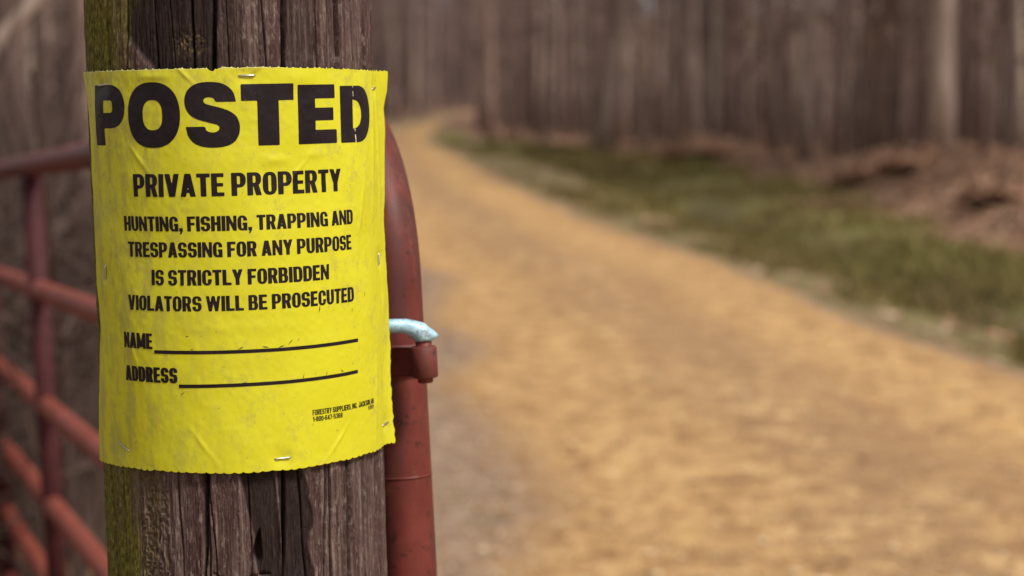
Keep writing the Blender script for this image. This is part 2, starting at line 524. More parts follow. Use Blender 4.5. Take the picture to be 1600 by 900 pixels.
NU, NV = 460, 330
b_ = np.linspace(0, 1, NV); a_ = np.linspace(0, 1, NU)
b_ = np.concatenate([[0, .0012, .0026, .005], b_[3:-3], [.995, .9974, .9988, 1]])
AA, BB = np.meshgrid(a_, b_)
V0 = .1095 + (.4160 - .1095) * BB
L_, R_ = u_edges(V0)
U0 = L_ + (R_ - L_) * AA
vtop = np.interp(U0, [-.17, -.05, .03, .119, .18], [.4160, .4168, .4165, .4138, .4125])
vbot = np.interp(U0, [-.16, -.07, .04, .10, .17], [.1085, .1102, .1092, .1110, .1105])
tt = np.abs(((U0 * 170 + .3 * vnoise(U0 * 200, U0 * 0, 67)) % 1) - .5) * 2
tooth_t = .0011 * np.where(tt > .72, (tt - .72) / .28, 0) * (.4 + 1.1 * vnoise(U0 * 170, U0 * 0, 68)) - .0007 * vnoise(U0 * 240, U0 * 0, 69)
tooth_t = tooth_t - .0024 * np.exp(-((U0 + .0145) / .0035) ** 2) + .0008 * np.exp(-((U0 + .006) / .003) ** 2)
tb = ((U0 * 142 + .25 * vnoise(U0 * 150, U0 * 0, 70)) % 1)
tooth_b = -.0016 * np.sqrt(np.clip(1 - (2 * tb - 1) ** 2, 0, 1)) * (.5 + .7 * vnoise(U0 * 142, U0 * 0, 71)) + .0006
wt = sstep(.988, 1, BB); wb = 1 - sstep(0, .012, BB)
VV2 = vbot + (vtop - vbot) * BB + tooth_t * wt + tooth_b * wb
PS = sheet_pt(U0, VV2)
# the torn upper rim curls a little off the wood
sg = NM('yellow_plastic')
UVs = sg.attr('suv', 'Vector')
def smap(m_, sx, sy):
    mp = m_.n('Mapping'); mp.inputs['Scale'].default_value = (sx, sy, 1); m_.l(m_.attr('suv', 'Vector'), mp.inputs['Vector']); return mp.outputs[0]
q1 = sg.noise(smap(sg, 75, 52), 1, 8, .75); q2 = sg.noise(smap(sg, 260, 180), 1, 4, .6); q3 = sg.noise(smap(sg, 14, 9), 1, 3, .5)
yc = sg.ramp(q3, [(.3, (.645, .615, .014)), (.7, (.71, .685, .026))])
alg = sg.math('MULTIPLY', sg.band(q1, .48, .66), sg.band(q3, .38, .60))
yc = sg.mix(sg.math('MULTIPLY', alg, .62), yc, (.45, .42, .07))
spk = sg.math('MULTIPLY', sg.band(q2, .60, .70), sg.band(q1, .42, .6))
yc = sg.mix(sg.math('MULTIPLY', spk, .55), yc, (.26, .22, .045))
# grime towards the left-hand side, as the photo's sheet has it
sx = sg.n('SeparateXYZ'); sg.l(UVs, sx.inputs[0])
lg = sg.math('MULTIPLY', sg.band(sx.outputs[0], .03, -.11), sg.band(sg.noise(smap(sg, 90, 28), 1, 5, .65), .44, .62))
yc = sg.mix(sg.math('MULTIPLY', lg, .62), yc, (.40, .36, .08))
rim = sg.band(sx.outputs[1], .4150, .4170)
yc = sg.mix(sg.math('MULTIPLY', rim, .6), yc, (.80, .74, .42))
sg.color(yc).rough(sg.ramp(q1, [(.3, (.34,) * 3), (.7, (.50,) * 3)])).bump(sg.math('ADD', q1, sg.math('MULTIPLY', q2, .12)), .10, .0015)
sg.b.inputs['Specular IOR Level'].default_value = .4
sign_o = B0 + AX * .263 + CV * R
sign = empty('posted_notice', sign_o)
tag(sign, 'yellow plastic no-trespassing notice headed POSTED, stapled round the wooden post', 'sign')
sheet = mesh_obj('sheet', PS.reshape(-1, 3) - sign_o, grid_faces(NU, len(b_)), sg.m, sign, True,
                 {'suv': np.stack([U0, VV2, U0 * 0], -1).reshape(-1, 3)})
so = sheet.modifiers.new('thickness', 'SOLIDIFY'); so.thickness = .0003; so.offset = -1

# ---- lettering: glyph outlines as implicit shapes, filled by marching squares
S_BIG = np.array([(1530, 325), (1340, 325), (1310, 290), (1270, 275), (1225, 280), (1203, 305), (1215, 335), (1260, 355), (1400, 395), (1480, 435), (1535, 490), (1560, 580),
                  (1545, 680), (1490, 755), (1400, 793), (1290, 802), (1180, 790), (1090, 745), (1035, 665), (1018, 580), (1200, 580), (1222, 618), (1265, 640), (1315, 640),
                  (1350, 615), (1355, 585), (1325, 560), (1200, 525), (1110, 490), (1050, 440), (1018, 370), (1013, 290), (1035, 215), (1090, 155), (1170, 122), (1270, 114),
                  (1380, 128), (1460, 172), (1510, 240)], float)
S_BIG = np.stack([(S_BIG[:, 0] - 1013) / 547, (802 - S_BIG[:, 1]) / 688], 1)


def poly_sd(px, py, P):
    d = np.full(px.shape, 1e9); ins = np.zeros(px.shape, bool)
    n = len(P)
    for i in range(n):
        a = P[i]; b = P[(i + 1) % n]
        ex, ey = b - a
        wx, wy = px - a[0], py - a[1]
        t = np.clip((wx * ex + wy * ey) / (ex * ex + ey * ey + 1e-12), 0, 1)
        d = np.minimum(d, np.hypot(wx - ex * t, wy - ey * t))
        cnd = ((a[1] > py) != (b[1] > py))
        with np.errstate(divide='ignore', invalid='ignore'):
            xi = (b[0] - a[0]) * (py - a[1]) / (b[1] - a[1] + 1e-15) + a[0]
        ins ^= cnd & (px < xi)
    return np.where(ins, -d, d)


def catmull(P, closed_skip=()):
    out = []
    n = len(P)
    for i in range(n):
        p0, p1, p2, p3 = P[i - 1], P[i], P[(i + 1) % n], P[(i + 2) % n]
        if i in closed_skip:
            out.append(p1); continue
        for t in (0, .33, .66):
            out.append(.5 * ((2 * p1) + (-p0 + p2) * t + (2 * p0 - 5 * p1 + 4 * p2 - p3) * t * t + (-p0 + 3 * p1 - 3 * p2 + p3) * t ** 3))
    return np.array(out)


S_SM = catmull(S_BIG, (0, 19, 18, 38))


def U(*a):
    r_ = a[0]
    for b in a[1:]: r_ = np.minimum(r_, b)
    return r_
def I(*a):
    r_ = a[0]
    for b in a[1:]: r_ = np.maximum(r_, b)
    return r_


def glyph(ch, x, y, w, sv, sh):
    """implicit value (<0 inside) of a heavy grotesque capital of width w and height 1"""
    def box(x0, y0, x1, y1): return I(x0 - x, x - x1, y0 - y, y - y1)
    def rr(x0, y0, x1, y1, r_, k=2.4):
        rx = min(r_, (x1 - x0) / 2); ry = min(r_ * 1.25, (y1 - y0) / 2)
        qx = np.abs(x - (x0 + x1) / 2) - (x1 - x0) / 2 + rx; qy = np.abs(y - (y0 + y1) / 2) - (y1 - y0) / 2 + ry
        m = min(rx, ry)
        dd = (np.power(np.power(np.maximum(qx, 0) / rx, k) + np.power(np.maximum(qy, 0) / ry, k), 1 / k) - 1) * m
        return np.where((qx > 0) & (qy > 0), dd, np.maximum(qx - rx, qy - ry))
    def dshape(x0, y0, x1, y1, r_):          # rounded on the right only
        return I(rr(x0 - (x1 - x0) * 3, y0, x1, y1, r_), x0 - x)
    def slab(x0, y0, x1, y1, t):             # diagonal of horizontal thickness t
        f = (x - (x0 + (x1 - x0) * (y - y0) / (y1 - y0)))
        c_ = 1 / math.hypot(1, (x1 - x0) / (y1 - y0))
        return I((np.abs(f) - t / 2) * c_, min(y0, y1) - y, y - max(y0, y1))
    ro = min(w * .5, .34); ri = max(min(ro * .55, (w - 2 * sv) / 2), .01)
    def O(): return I(rr(0, 0, w, 1, ro), -rr(sv, sh * .85, w - sv, 1 - sh * .85, ri))
    mid = .5
    if ch == 'o': return I(rr(0, 0, w, 1, 9, 2.35), -rr(sv, sh, w - sv, 1 - sh, 9, 2.5))
    if ch == 'p': return U(box(0, 0, sv, 1), I(rr(-w * 3, .285, w, 1, .36, 2.2), -x, -dshape(sv, .285 + sh, w - sv, 1 - sh, .06)))
    if ch == 'd': return I(rr(-w * 3, 0, w, 1, .46, 2.3), -x, -I(rr(-w * 3, sh, w - sv, 1 - sh, .30, 2.3), sv - x))
    if ch == 'O' or ch == '0': return O()
    if ch == 'I' or ch == 'l': return box(0, 0, sv, 1)
    if ch == '1': return U(box(w - sv, 0, w, 1), box(0, .72, w - sv * .5, .84))
    if ch == 'T': return U(box(0, 1 - sh, w, 1), box(w / 2 - sv / 2, 0, w / 2 + sv / 2, 1))
    if ch == 'E': return U(box(0, 0, sv, 1), box(0, 0, w, sh), box(0, 1 - sh, w * .97, 1), box(0, mid - sh * .46, w * .92, mid + sh * .46))
    if ch == 'F': return U(box(0, 0, sv, 1), box(0, 1 - sh, w, 1), box(0, mid - sh * .52, w * .9, mid + sh * .46))
    if ch == 'L': return U(box(0, 0, sv, 1), box(0, 0, w, sh))
    if ch == 'H': return U(box(0, 0, sv, 1), box(w - sv, 0, w, 1), box(0, mid - sh / 2, w, mid + sh / 2))
    if ch == 'P':
        lo = .36
        return U(box(0, 0, sv, 1), I(dshape(0, lo, w, 1, ro), -dshape(sv, lo + sh * .85, w - sv, 1 - sh * .85, ri)))
    if ch == 'R':
        lo = .42
        bowl = I(dshape(0, lo, w * .98, 1, ro * .9), -dshape(sv, lo + sh * .75, w * .98 - sv, 1 - sh * .85, ri))
        leg = slab(w * .56, lo + .12, w - sv * .5, 0, sv)
        return U(box(0, 0, sv, 1), bowl, leg)
    if ch == 'D': return I(dshape(0, 0, w, 1, ro), -dshape(sv, sh * .95, w - sv, 1 - sh * .95, ri))
    if ch == 'B':
        up = I(dshape(0, .46, w * .95, 1, ro * .8), -dshape(sv, .5 + sh * .42, w * .95 - sv, 1 - sh * .85, ri))
        dn = I(dshape(0, 0, w, .56, ro * .8), -dshape(sv, sh * .85, w - sv, .5 - sh * .36, ri))
        return U(up, dn)
    if ch == 'C': return I(O(), -box(w - sv * 1.3, .40, w + 1, .63))
    if ch == 'G': return U(I(O(), -box(w - sv * 1.3, .50, w + 1, .66)), box(w * .52, .38, w, .52), box(w - sv * .75, .0, w, .5))
    if ch == 'J': return I(U(I(rr(0, 0, w, 1.6, ro), -rr(sv, sh * .9, w - sv, 1.5, ri), y - .36), box(w - sv, .3, w, 1)), y - 1)
    if ch == 'U': return I(rr(0, 0, w, 1.7, ro), -rr(sv, sh * .9, w - sv, 1.6, ri), y - 1)
    if ch == 'A': return U(I(U(slab(sv * .5, 0, w / 2 - sv * .06, 1, sv), slab(w - sv * .5, 0, w / 2 + sv * .06, 1, sv)), -y), I(box(sv * .5, .17, w - sv * .5, .17 + sh * .85)))
    if ch == 'V': return U(slab(sv * .5, 1, w / 2 - sv * .06, 0, sv), slab(w - sv * .5, 1, w / 2 + sv * .06, 0, sv))
    if ch == 'W':
        q = sv * .82
        return U(slab(q / 2, 1, w * .28, 0, q), slab(w * .5, 1, w * .28, 0, q), slab(w * .5, 1, w * .72, 0, q), slab(w - q / 2, 1, w * .72, 0, q))
    if ch == 'N': return U(box(0, 0, sv * .84, 1), box(w - sv * .84, 0, w, 1), slab(sv * .45, 1, w - sv * .45, 0, sv * .85))
    if ch == 'M':
        q = sv * .88
        return U(box(0, 0, q, 1), box(w - q, 0, w, 1), slab(q * .55, 1, w / 2, .1, q * .9), slab(w - q * .55, 1, w / 2, .1, q * .9))
    if ch == 'K': return U(box(0, 0, sv, 1), slab(sv * .7, .38, w - sv * .5, 1, sv), slab(w * .45, .58, w - sv * .5, 0, sv))
    if ch == 'Y': return U(slab(sv * .5, 1, w / 2, .38, sv), slab(w - sv * .5, 1, w / 2, .38, sv), box(w / 2 - sv / 2, 0, w / 2 + sv / 2, .46))
    if ch == 'S':
        top = I(rr(0, .5 - sh * .5, w, 1, ro), -rr(sv, .5 + sh * .45, w - sv, 1 - sh * .85, ri), -box(w * .5, .5 + sh * .3, w + 1, .69))
        bot = I(rr(0, 0, w, .5 + sh * .5, ro), -rr(sv, sh * .85, w - sv, .5 - sh * .45, ri), -box(-1, .31, w * .5, .5 - sh * .3))
        top = I(top, -box(-1, -1, sv * .3, .5 + sh * -.2)); return U(top, bot)
    if ch == 'Z': return poly_sd(x / w * .8, y, S_SM)
    if ch == '8': return U(I(rr(0, .44, w, 1, ro), -rr(sv, .5 + sh * .42, w - sv, 1 - sh * .8, ri)), I(rr(0, 0, w, .56, ro), -rr(sv, sh * .8, w - sv, .5 - sh * .42, ri)))
    if ch == '6': return U(I(O(), -box(w - sv * 1.2, .52, w + 1, .68), -box(sv, .5, w - sv, .56) if False else O()), I(rr(0, 0, w, .6, ro), -rr(sv, sh * .85, w - sv, .6 - sh * .8, ri)))
    if ch == '3': return U(I(rr(0, .44, w, 1, ro), -rr(sv, .5 + sh * .42, w - sv, 1 - sh * .8, ri), -box(-1, .5, w * .4, .70)), I(rr(0, 0, w, .56, ro), -rr(sv, sh * .8, w - sv, .5 - sh * .42, ri), -box(-1, .30, w * .4, .5)))
    if ch == '5': return U(box(0, 1 - sh, w * .95, 1), box(0, .5, sv, 1), I(rr(0, 0, w, .66, ro), -rr(sv, sh * .85, w - sv, .66 - sh * .85, ri), -box(-1, .26, w * .5, .40)))
    if ch == '7': return U(box(0, 1 - sh, w, 1), slab(w - sv * .55, 1, w * .35, 0, sv))
    if ch == '4': return U(box(w * .55, 0, w * .55 + sv, 1), box(0, .18, w, .18 + sh * .8), slab(sv * .5, .2, w * .62, 1, sv * .8))
    if ch == '-': return box(0, .36, w, .36 + sh)
    if ch == ',': return U(box(0, 0, sv, sv * .9), slab(sv * .35, -.18, sv * .72, .05, sv * .5))
    if ch == '.': return box(0, 0, sv, sv * .95)
    return box(0, 0, w, 1)


WID = dict(I=0, l=0, M=.66, W=.76, T=.46, L=.44, E=.44, F=.44, J=.42, N=.53, A=.54, V=.54, Y=.53, K=.55)
WID['1'] = .34; WID['-'] = .26; WID[','] = 0; WID['.'] = 0
MS = {1: [(0, 'a', 'd')], }


def msquares(fx, xs, ys):
    """clip each grid cell against fx<0; returns 2-D verts and faces"""
    verts = []; faces = []; idx = {}
    def vid(key, p):
        if key not in idx:
            idx[key] = len(verts); verts.append(p)
        return idx[key]
    ny, nx = fx.shape
    ins = fx < 0
    anyc = ins[:-1, :-1] | ins[1:, :-1] | ins[:-1, 1:] | ins[1:, 1:]
    for j, i in zip(*np.nonzero(anyc)):
        cs = ((j, i), (j, i + 1), (j + 1, i + 1), (j + 1, i))
        poly = []
        for k in range(4):
            a = cs[k]; b = cs[(k + 1) % 4]
            fa, fb = fx[a], fx[b]
            if fa < 0: poly.append(vid(a, (xs[a[1]], ys[a[0]])))
            if (fa < 0) != (fb < 0):
                t = fa / (fa - fb)
                key = (a, b) if a < b else (b, a)
                poly.append(vid(key, (xs[a[1]] + (xs[b[1]] - xs[a[1]]) * t, ys[a[0]] + (ys[b[0]] - ys[a[0]]) * t)))
        if len(poly) >= 3: faces.append(poly)
    return verts, faces


ink = NM('black_ink')
sxi = ink.n('SeparateXYZ'); ink.l(ink.attr('suv', 'Vector'), sxi.inputs[0])
i1 = ink.noise(smap(ink, 60, 40), 1, 4, .6); i2 = ink.noise(smap(ink, 700, 600), 1, 3, .6)
ic = ink.ramp(i1, [(.35, (.010, .005, .007)), (.75, (.020, .011, .015))])
# ink flaked off along a fold through the last headline letter, plus a few chips
fold = ink.math('SUBTRACT', sxi.outputs[0], ink.math('MULTIPLY_ADD', sxi.outputs[1], -.045, .1215))
fm = ink.band(ink.math('ABSOLUTE', fold), .0007, .0002)
dash = ink.band(ink.noise(smap(ink, 3, 330), 1, 2, .5), .47, .55)
top_only = ink.math('GREATER_THAN', sxi.outputs[1], .355)
chip = ink.math('MULTIPLY', fm, ink.math('MULTIPLY', dash, top_only))
chip2 = ink.math('MULTIPLY', ink.band(i2, .70, .75), ink.band(i1, .52, .62))
ic = ink.mix(chip, ic, (.78, .74, .42))
ic = ink.mix(chip2, ic, (.55, .50, .12))
ink.color(ic).rough(.42)
ink.b.inputs['Specular IOR Level'].default_value = .3


def text_mesh(parts, name, res):
    """parts: list of (char, u0, u1, v0, v1, sv, sh) -> one mesh of letters lying on the sheet"""
    V2 = []; F2 = []
    for ch, u0, u1, v0, v1, sv, sh in parts:
        h = v1 - v0; w = (u1 - u0) / h
        lo = -.25 if ch == ',' else -.03
        nx_ = max(6, int((w + .06) * res)); ny_ = int((1.03 - lo) * res)
        xs = np.linspace(-.03, w + .03, nx_); ys = np.linspace(lo, 1.03, ny_)
        GX, GY = np.meshgrid(xs, ys)
        f = poly_sd(GX / w, GY, S_SM) if ch == 'Z' else glyph(ch, GX, GY, w, min(sv, w * .6) if ch not in 'I.,' else w, sh)
        vv, ff = msquares(f, xs, ys)
        b = len(V2)
        V2 += [(u0 + p[0] * h, v0 + p[1] * h) for p in vv]
        F2 += [[b + q for q in p] for p in ff]
    A2 = np.array(V2)
    pts = sheet_pt(A2[:, 0], A2[:, 1], .00022) - sign_o
    return mesh_obj(name, pts, F2, ink.m, sign, True, {'suv': np.column_stack([A2, A2[:, 0] * 0])})


def line(name, txt, u0, u1, v0, v1, sv=.196, sh=.165, gap=.044, space=.20, res=30, vr=None):
    adv = []
    for ch in txt:
        if ch == ' ': adv.append(space - gap); continue
        w = WID.get(ch, .50); adv.append(sv if w == 0 else w)
    tot = sum(adv) + gap * (len(txt) - 1)
    k = (u1 - u0) / tot
    x = u0; parts = []
    for ch, w in zip(txt, adv):
        if ch != ' ':
            parts.append((ch, x, x + w * k, v0, v1, sv * k / (v1 - v0), sh))
        x += (w + gap) * k
    return text_mesh(parts, name, res)


HB, HT = .3578, .4050
text_mesh([('p', -.1262, -.0872, HB + .0015, HT + .0006, .30, .255), ('o', -.0838, -.0390, HB - .0003, HT + .0018, .285, .27), ('Z', -.0352, .0046, HB - .0008, HT + .0012, .3, .25),
           ('T', .0060, .0454, HB, HT - .001, .345, .27), ('E', .0488, .0838, HB, HT - .0022, .33, .235), ('d', .0883, .1278, HB - .0002, HT - .0035, .32, .24)], 'headline_lettering', 72)
line('lettering_line', 'PRIVATE PROPERTY', -.0812, .0868, .3205, .3378, res=34)
line('lettering_line', 'HUNTING, FISHING, TRAPPING AND', -.0932, .0988, .2943, .3056)
line('lettering_line', 'TRESPASSING FOR ANY PURPOSE', -.0900, .0966, .2745, .2860)
line('lettering_line', 'IS STRICTLY FORBIDDEN', -.0680, .0715, .2532, .2650)
line('lettering_line', 'VIOLATORS WILL BE PROSECUTED', -.0916, .0974, .2336, .2451)
line('lettering_line', 'NAME', -.0984, -.0688, .2040, .2161, sv=.23, gap=.03)
line('lettering_line', 'ADDRESS', -.0980, -.0485, .1784, .1902, sv=.23, gap=.03)
line('lettering_line', 'FORESTRY SUPPLIERS, INC.  JACKSON, MS', .0532, .1224, .1491, .1534, res=22, sv=.17, gap=.07)
line('lettering_line', '1-800-647-5368', .0531, .0809, .1441, .1480, res=22, sv=.17, gap=.07)
line('lettering_line', '57071', .1128, .1221, .1452, .1482, res=22, sv=.16, gap=.08)


def rule(u0, u1, v0, v1, th=.0027):
    us = np.linspace(u0, u1, 120)
    vc = np.linspace(v0, v1, 120)
    us2 = np.concatenate([us, us]); vs2 = np.concatenate([vc - th / 2, vc + th / 2])
    p = sheet_pt(us2, vs2, .00022) - sign_o
    return mesh_obj('ruled_line', p, [(i, i + 1, i + 121, i + 120) for i in range(119)], ink.m, sign, True, {'suv': np.column_stack([us2, vs2, us2 * 0])})


rule(-.0673, .1010, .2021, .2026); rule(-.0476, .1000, .1762, .1778)

scm = NM('dark_scuff'); scm.color((.06, .045, .02)).rough(.7)
rs2 = random.Random(5)
SCUFF = [(.0, .2050, .4), (.018, .2050, -.2), (.030, .2048, .3), (-.0365, .2045, .2), (.037, .2076, .8), (.0465, .1800, 1.3), (.0665, .1802, 1.2), (.0015, .1782, .1), (.012, .1778, -.3),
         (.082, .1806, -.5), (-.045, .1706, .7), (-.115, .1560, 1.2), (.112, .238, 1.5), (-.040, .2145, -.3), (.095, .227, 1.5), (.062, .231, 1.4)]
for (uc, vc, an) in SCUFF:
    L = rs2.uniform(.0012, .0032); w = rs2.uniform(.0002, .00042)
    ca, sa = math.cos(an), math.sin(an)
    q = np.array([(uc - ca * L, vc - sa * L), (uc + sa * w, vc - ca * w), (uc + ca * L, vc + sa * L), (uc - sa * w, vc + ca * w)])
    mesh_obj('scuff_mark', sheet_pt(q[:, 0], q[:, 1], .00028) - sign_o, [(0, 1, 2, 3)], scm.m, sign)

stl = NM('staple_wire'); stl.color((.60, .55, .50)).rough(.32); stl.b.inputs['Metallic'].default_value = .9
for (uc, vc, an, L) in STAPLES:
    ca, sa = math.cos(an), math.sin(an)
    pts = []
    for d, e in ((-.5, -.003), (-.5, .0002), (-.42, .0007), (0, .0008), (.42, .0007), (.5, .0002), (.5, -.003)):
        pts.append(sheet_pt(np.array(uc + d * L * ca), np.array(vc + d * L * sa), e) - sign_o)
    MB().tube(pts, .00075, 8).build('staple', stl.m, sign)

# ================================================================== GATE
G0 = np.array([-0.1022, 1.72, 1.3016])
GG = np.array([-.33504949, .94073509, -.05252937]); GU = np.array([-.05055693, .03772123, .99800857]); GN = np.cross(GG, GU)


def gp(a, b, n=0.0):
    return Vector(G0 + GG * a + GU * b + GN * n)


gm = NM('red_gate_paint')
P = gm.coords('Object')
t1 = gm.noise(P, 14, 5, .6); t2 = gm.noise(P, 90, 4, .65); t3 = gm.noise(gm.coords('Object', (1, 1, .25)), 30, 4, .6)
rc = gm.ramp(t1, [(.3, (.105, .020, .017)), (.5, (.165, .033, .025)), (.72, (.225, .053, .039))])
rc = gm.mix(gm.math('MULTIPLY', gm.band(t3, .46, .60), .65), rc, (.085, .032, .028))
rc = gm.mix(gm.math('MULTIPLY', gm.band(t2, .60, .66), .75), rc, (.050, .022, .016))
t4 = gm.noise(gm.coords('Object', (1, 1, .4)), 42, 6, .7)
rc = gm.mix(gm.math('MULTIPLY', gm.band(t4, .60, .70), .6), rc, (.20, .085, .045))
gm.color(rc).rough(gm.ramp(t1, [(.3, (.42,) * 3), (.7, (.62,) * 3)])).bump(t2, .12, .002)
gate_o = gp(0, -.19 - 1.0)
gate_foot = Vector((gate_o.x, gate_o.y, 0))
gate = empty('pipe_gate', gate_foot)
tag(gate, 'rusty red tubular farm gate hung on the wooden post, with sagging horizontal rails', 'gate')
rr_ = .025
fm_ = NM('toplit_red_paint')  # rail red lightened: the light from above is put into the colour
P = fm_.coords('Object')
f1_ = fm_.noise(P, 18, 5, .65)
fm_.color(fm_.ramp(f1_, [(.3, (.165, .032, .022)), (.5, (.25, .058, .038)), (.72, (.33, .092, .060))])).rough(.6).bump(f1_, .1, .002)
bp = NM('shaded_red_paint')  # brace red darkened: the shade on the uprights is put into the colour
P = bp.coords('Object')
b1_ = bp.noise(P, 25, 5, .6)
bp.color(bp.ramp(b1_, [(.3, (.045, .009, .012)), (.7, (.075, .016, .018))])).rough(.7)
RB = .15
TOP, BOT, LEN = .186, -.975, 4.86
pts = [gp(0, BOT - .0)]
for q in np.linspace(BOT + .05, TOP - RB, 24): pts.append(gp(0, q))
for a in np.linspace(0, 90, 17)[1:]:
    a = math.radians(a); pts.append(gp(RB * (1 - math.cos(a)), TOP - RB + RB * math.sin(a)))
for q in np.linspace(RB + .2, LEN - RB, 12): pts.append(gp(q, TOP))
for a in np.linspace(0, 90, 13)[1:]:
    a = math.radians(a); pts.append(gp(LEN - RB + RB * math.sin(a), TOP - RB + RB * math.cos(a)))
pts.append(gp(LEN, BOT))
MB().tube([p - gate_foot for p in pts], rr_, 32).build('frame', gm.m, gate)
for q in (-.092, -.353, -.578, -.778, -.975):
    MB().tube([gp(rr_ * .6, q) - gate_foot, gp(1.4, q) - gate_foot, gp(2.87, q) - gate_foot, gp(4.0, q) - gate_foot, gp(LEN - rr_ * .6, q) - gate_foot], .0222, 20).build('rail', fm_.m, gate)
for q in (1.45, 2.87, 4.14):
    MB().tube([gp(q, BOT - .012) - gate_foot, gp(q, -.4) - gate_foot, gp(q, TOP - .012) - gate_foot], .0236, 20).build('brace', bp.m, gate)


def box_oriented(c_, ex, ey, ez, hx, hy, hz, bev=.0015):
    bm = bmesh.new()
    bmesh.ops.create_cube(bm, size=1)
    for v in bm.verts:
        q = v.co
        v.co = Vector(c_) + Vector(ex) * q.x * 2 * hx + Vector(ey) * q.y * 2 * hy + Vector(ez) * q.z * 2 * hz
    bmesh.ops.bevel(bm, geom=bm.edges[:], offset=bev, segments=2, affect='EDGES')
    vs_ = [v.co.copy() for v in bm.verts]; bm.verts.index_update()
    fs_ = [[v.index for v in f.verts] for f in bm.faces]
    bm.free()
    return vs_, fs_


MB().tube([gp(0, -.135) - gate_foot, gp(0, -.1372) - gate_foot], .0254, 32).build('weld_seam', gm.m, gate)
# hinge: a clamp band round the end tube, a strap out to the barrel, the barrel
TS = Vector((1, 0, 0)); TU = Vector(GU).normalized(); TF = TU.cross(TS).normalized(); TS = TF.cross(TU).normalized()   # sideways, up, away from the viewer side
BC = Vector((-.0740, 1.664, 1.2724))                         # middle of the barrel
band_c = Vector(G0) + TU * ((BC - Vector(G0)).dot(TU))
mb = MB()
hb = .0128
N = 40
for rad_, flip in ((.0295, 0), (.0252, 1)):
    pass
prof = [(.0252, -hb), (.0290, -hb), (.0297, -hb + .0008), (.0297, hb - .0008), (.0290, hb), (.0252, hb)]
vv = []; ff = []
for k in range(N):
    a = 2 * math.pi * k / N
    for (q, z_) in prof:
        vv.append(band_c + (TS * math.cos(a) + TF * math.sin(a)) * q + TU * z_ - gate_foot)
m_ = len(prof)
for k in range(N):
    for j in range(m_):
        a = k * m_ + j; b = k * m_ + (j + 1) % m_; c_ = ((k + 1) % N) * m_ + (j + 1) % m_; d = ((k + 1) % N) * m_ + j
        ff.append((a, d, c_, b))
hinge = mesh_obj('hinge_band', vv, ff, gm.m, gate, True)
# strap from the front of the band to the barrel
s0 = band_c - TF * .0285 - TS * .014; s1 = BC - TS * .004
ex = (s1 - s0).normalized(); ez = TU; ey = ez.cross(ex).normalized(); ez = ex.cross(ey)
vs_, fs_ = box_oriented((s0 + s1) / 2 - gate_foot, ex, ey, ez, (s1 - s0).length / 2, .0035, .0122, .0012)
mesh_obj('hinge_strap', vs_, fs_, gm.m, gate)
# barrel: a short pipe sleeve
RBAR, RIN, HBAR = .0108, .0072, .0134
prof = [(RIN, -HBAR), (RBAR - .001, -HBAR), (RBAR, -HBAR + .001), (RBAR, HBAR - .0015), (RBAR - .0015, HBAR), (RIN, HBAR)]
vv = []; ff = []
for k in range(N):
    a = 2 * math.pi * k / N
    wv = 1 + .02 * math.sin(3 * a + 1)
    for (q, z_) in prof:
        vv.append(BC + (TS * math.cos(a) + TF * math.sin(a)) * q * wv + TU * z_ - gate_foot)
for k in range(N):
    for j in range(m_):
        a = k * m_ + j; b = k * m_ + (j + 1) % m_; c_ = ((k + 1) % N) * m_ + (j + 1) % m_; d = ((k + 1) % N) * m_ + j
        ff.append((a, d, c_, b))
mesh_obj('hinge_barrel', vv, ff, gm.m, gate, True)
# far hinge hardware lower down the same tube
lc = Vector(gp(0, -.86))
MB().tube([lc - TU * .013 - gate_foot, lc + TU * .013 - gate_foot], .0297, 32).build('hinge_band', gm.m, gate)

# hook bolt in the post that carries the gate
hk = NM('pale_blue_galvanized')
P = hk.coords('Object')
h1 = hk.noise(P, 160, 4, .65); h2 = hk.noise(P, 420, 3, .6)
hc = hk.ramp(h1, [(.3, (.30, .53, .68)), (.55, (.46, .72, .86)), (.75, (.68, .86, .94))])
hc = hk.mix(hk.math('MULTIPLY', hk.band(h2, .60, .68), .8), hc, (.05, .05, .055))
hc = hk.mix(hk.math('MULTIPLY', hk.band(hk.noise(P, 70, 5, .7), .56, .68), .6), hc, (.17, .12, .10))
hk.color(hc).rough(.42).bump(h2, .2, .001)
hk.b.inputs['Metallic'].default_value = .15
hook_o = Vector((-.150, 1.655, 1.3035))
hook = empty('hinge_hook', hook_o)
tag(hook, 'pale blue galvanized hook bolt bent down into the red hinge barrel', 'hook')
top = BC + TU * (HBAR + .0032)
path = [Vector((-.165, 1.650, 1.3020)), Vector((-.120, 1.6565, 1.3030)), Vector((-.100, 1.659, 1.3036)), Vector((-.0900, 1.661, 1.3032)), Vector((-.0835, 1.6625, 1.3010)),
        Vector((-.0785, 1.663, 1.2988)), Vector((-.0755, 1.664, 1.2958)), Vector((-.0743, 1.664, 1.2925)), Vector((-.0741, 1.664, 1.2908))]
radii = [.0058, .0058, .0059, .0062, .0070, .0082, .0086, .0080, .0074]
MB().tube([p - hook_o for p in path], radii, 24).build('bent_rod', hk.m, hook)
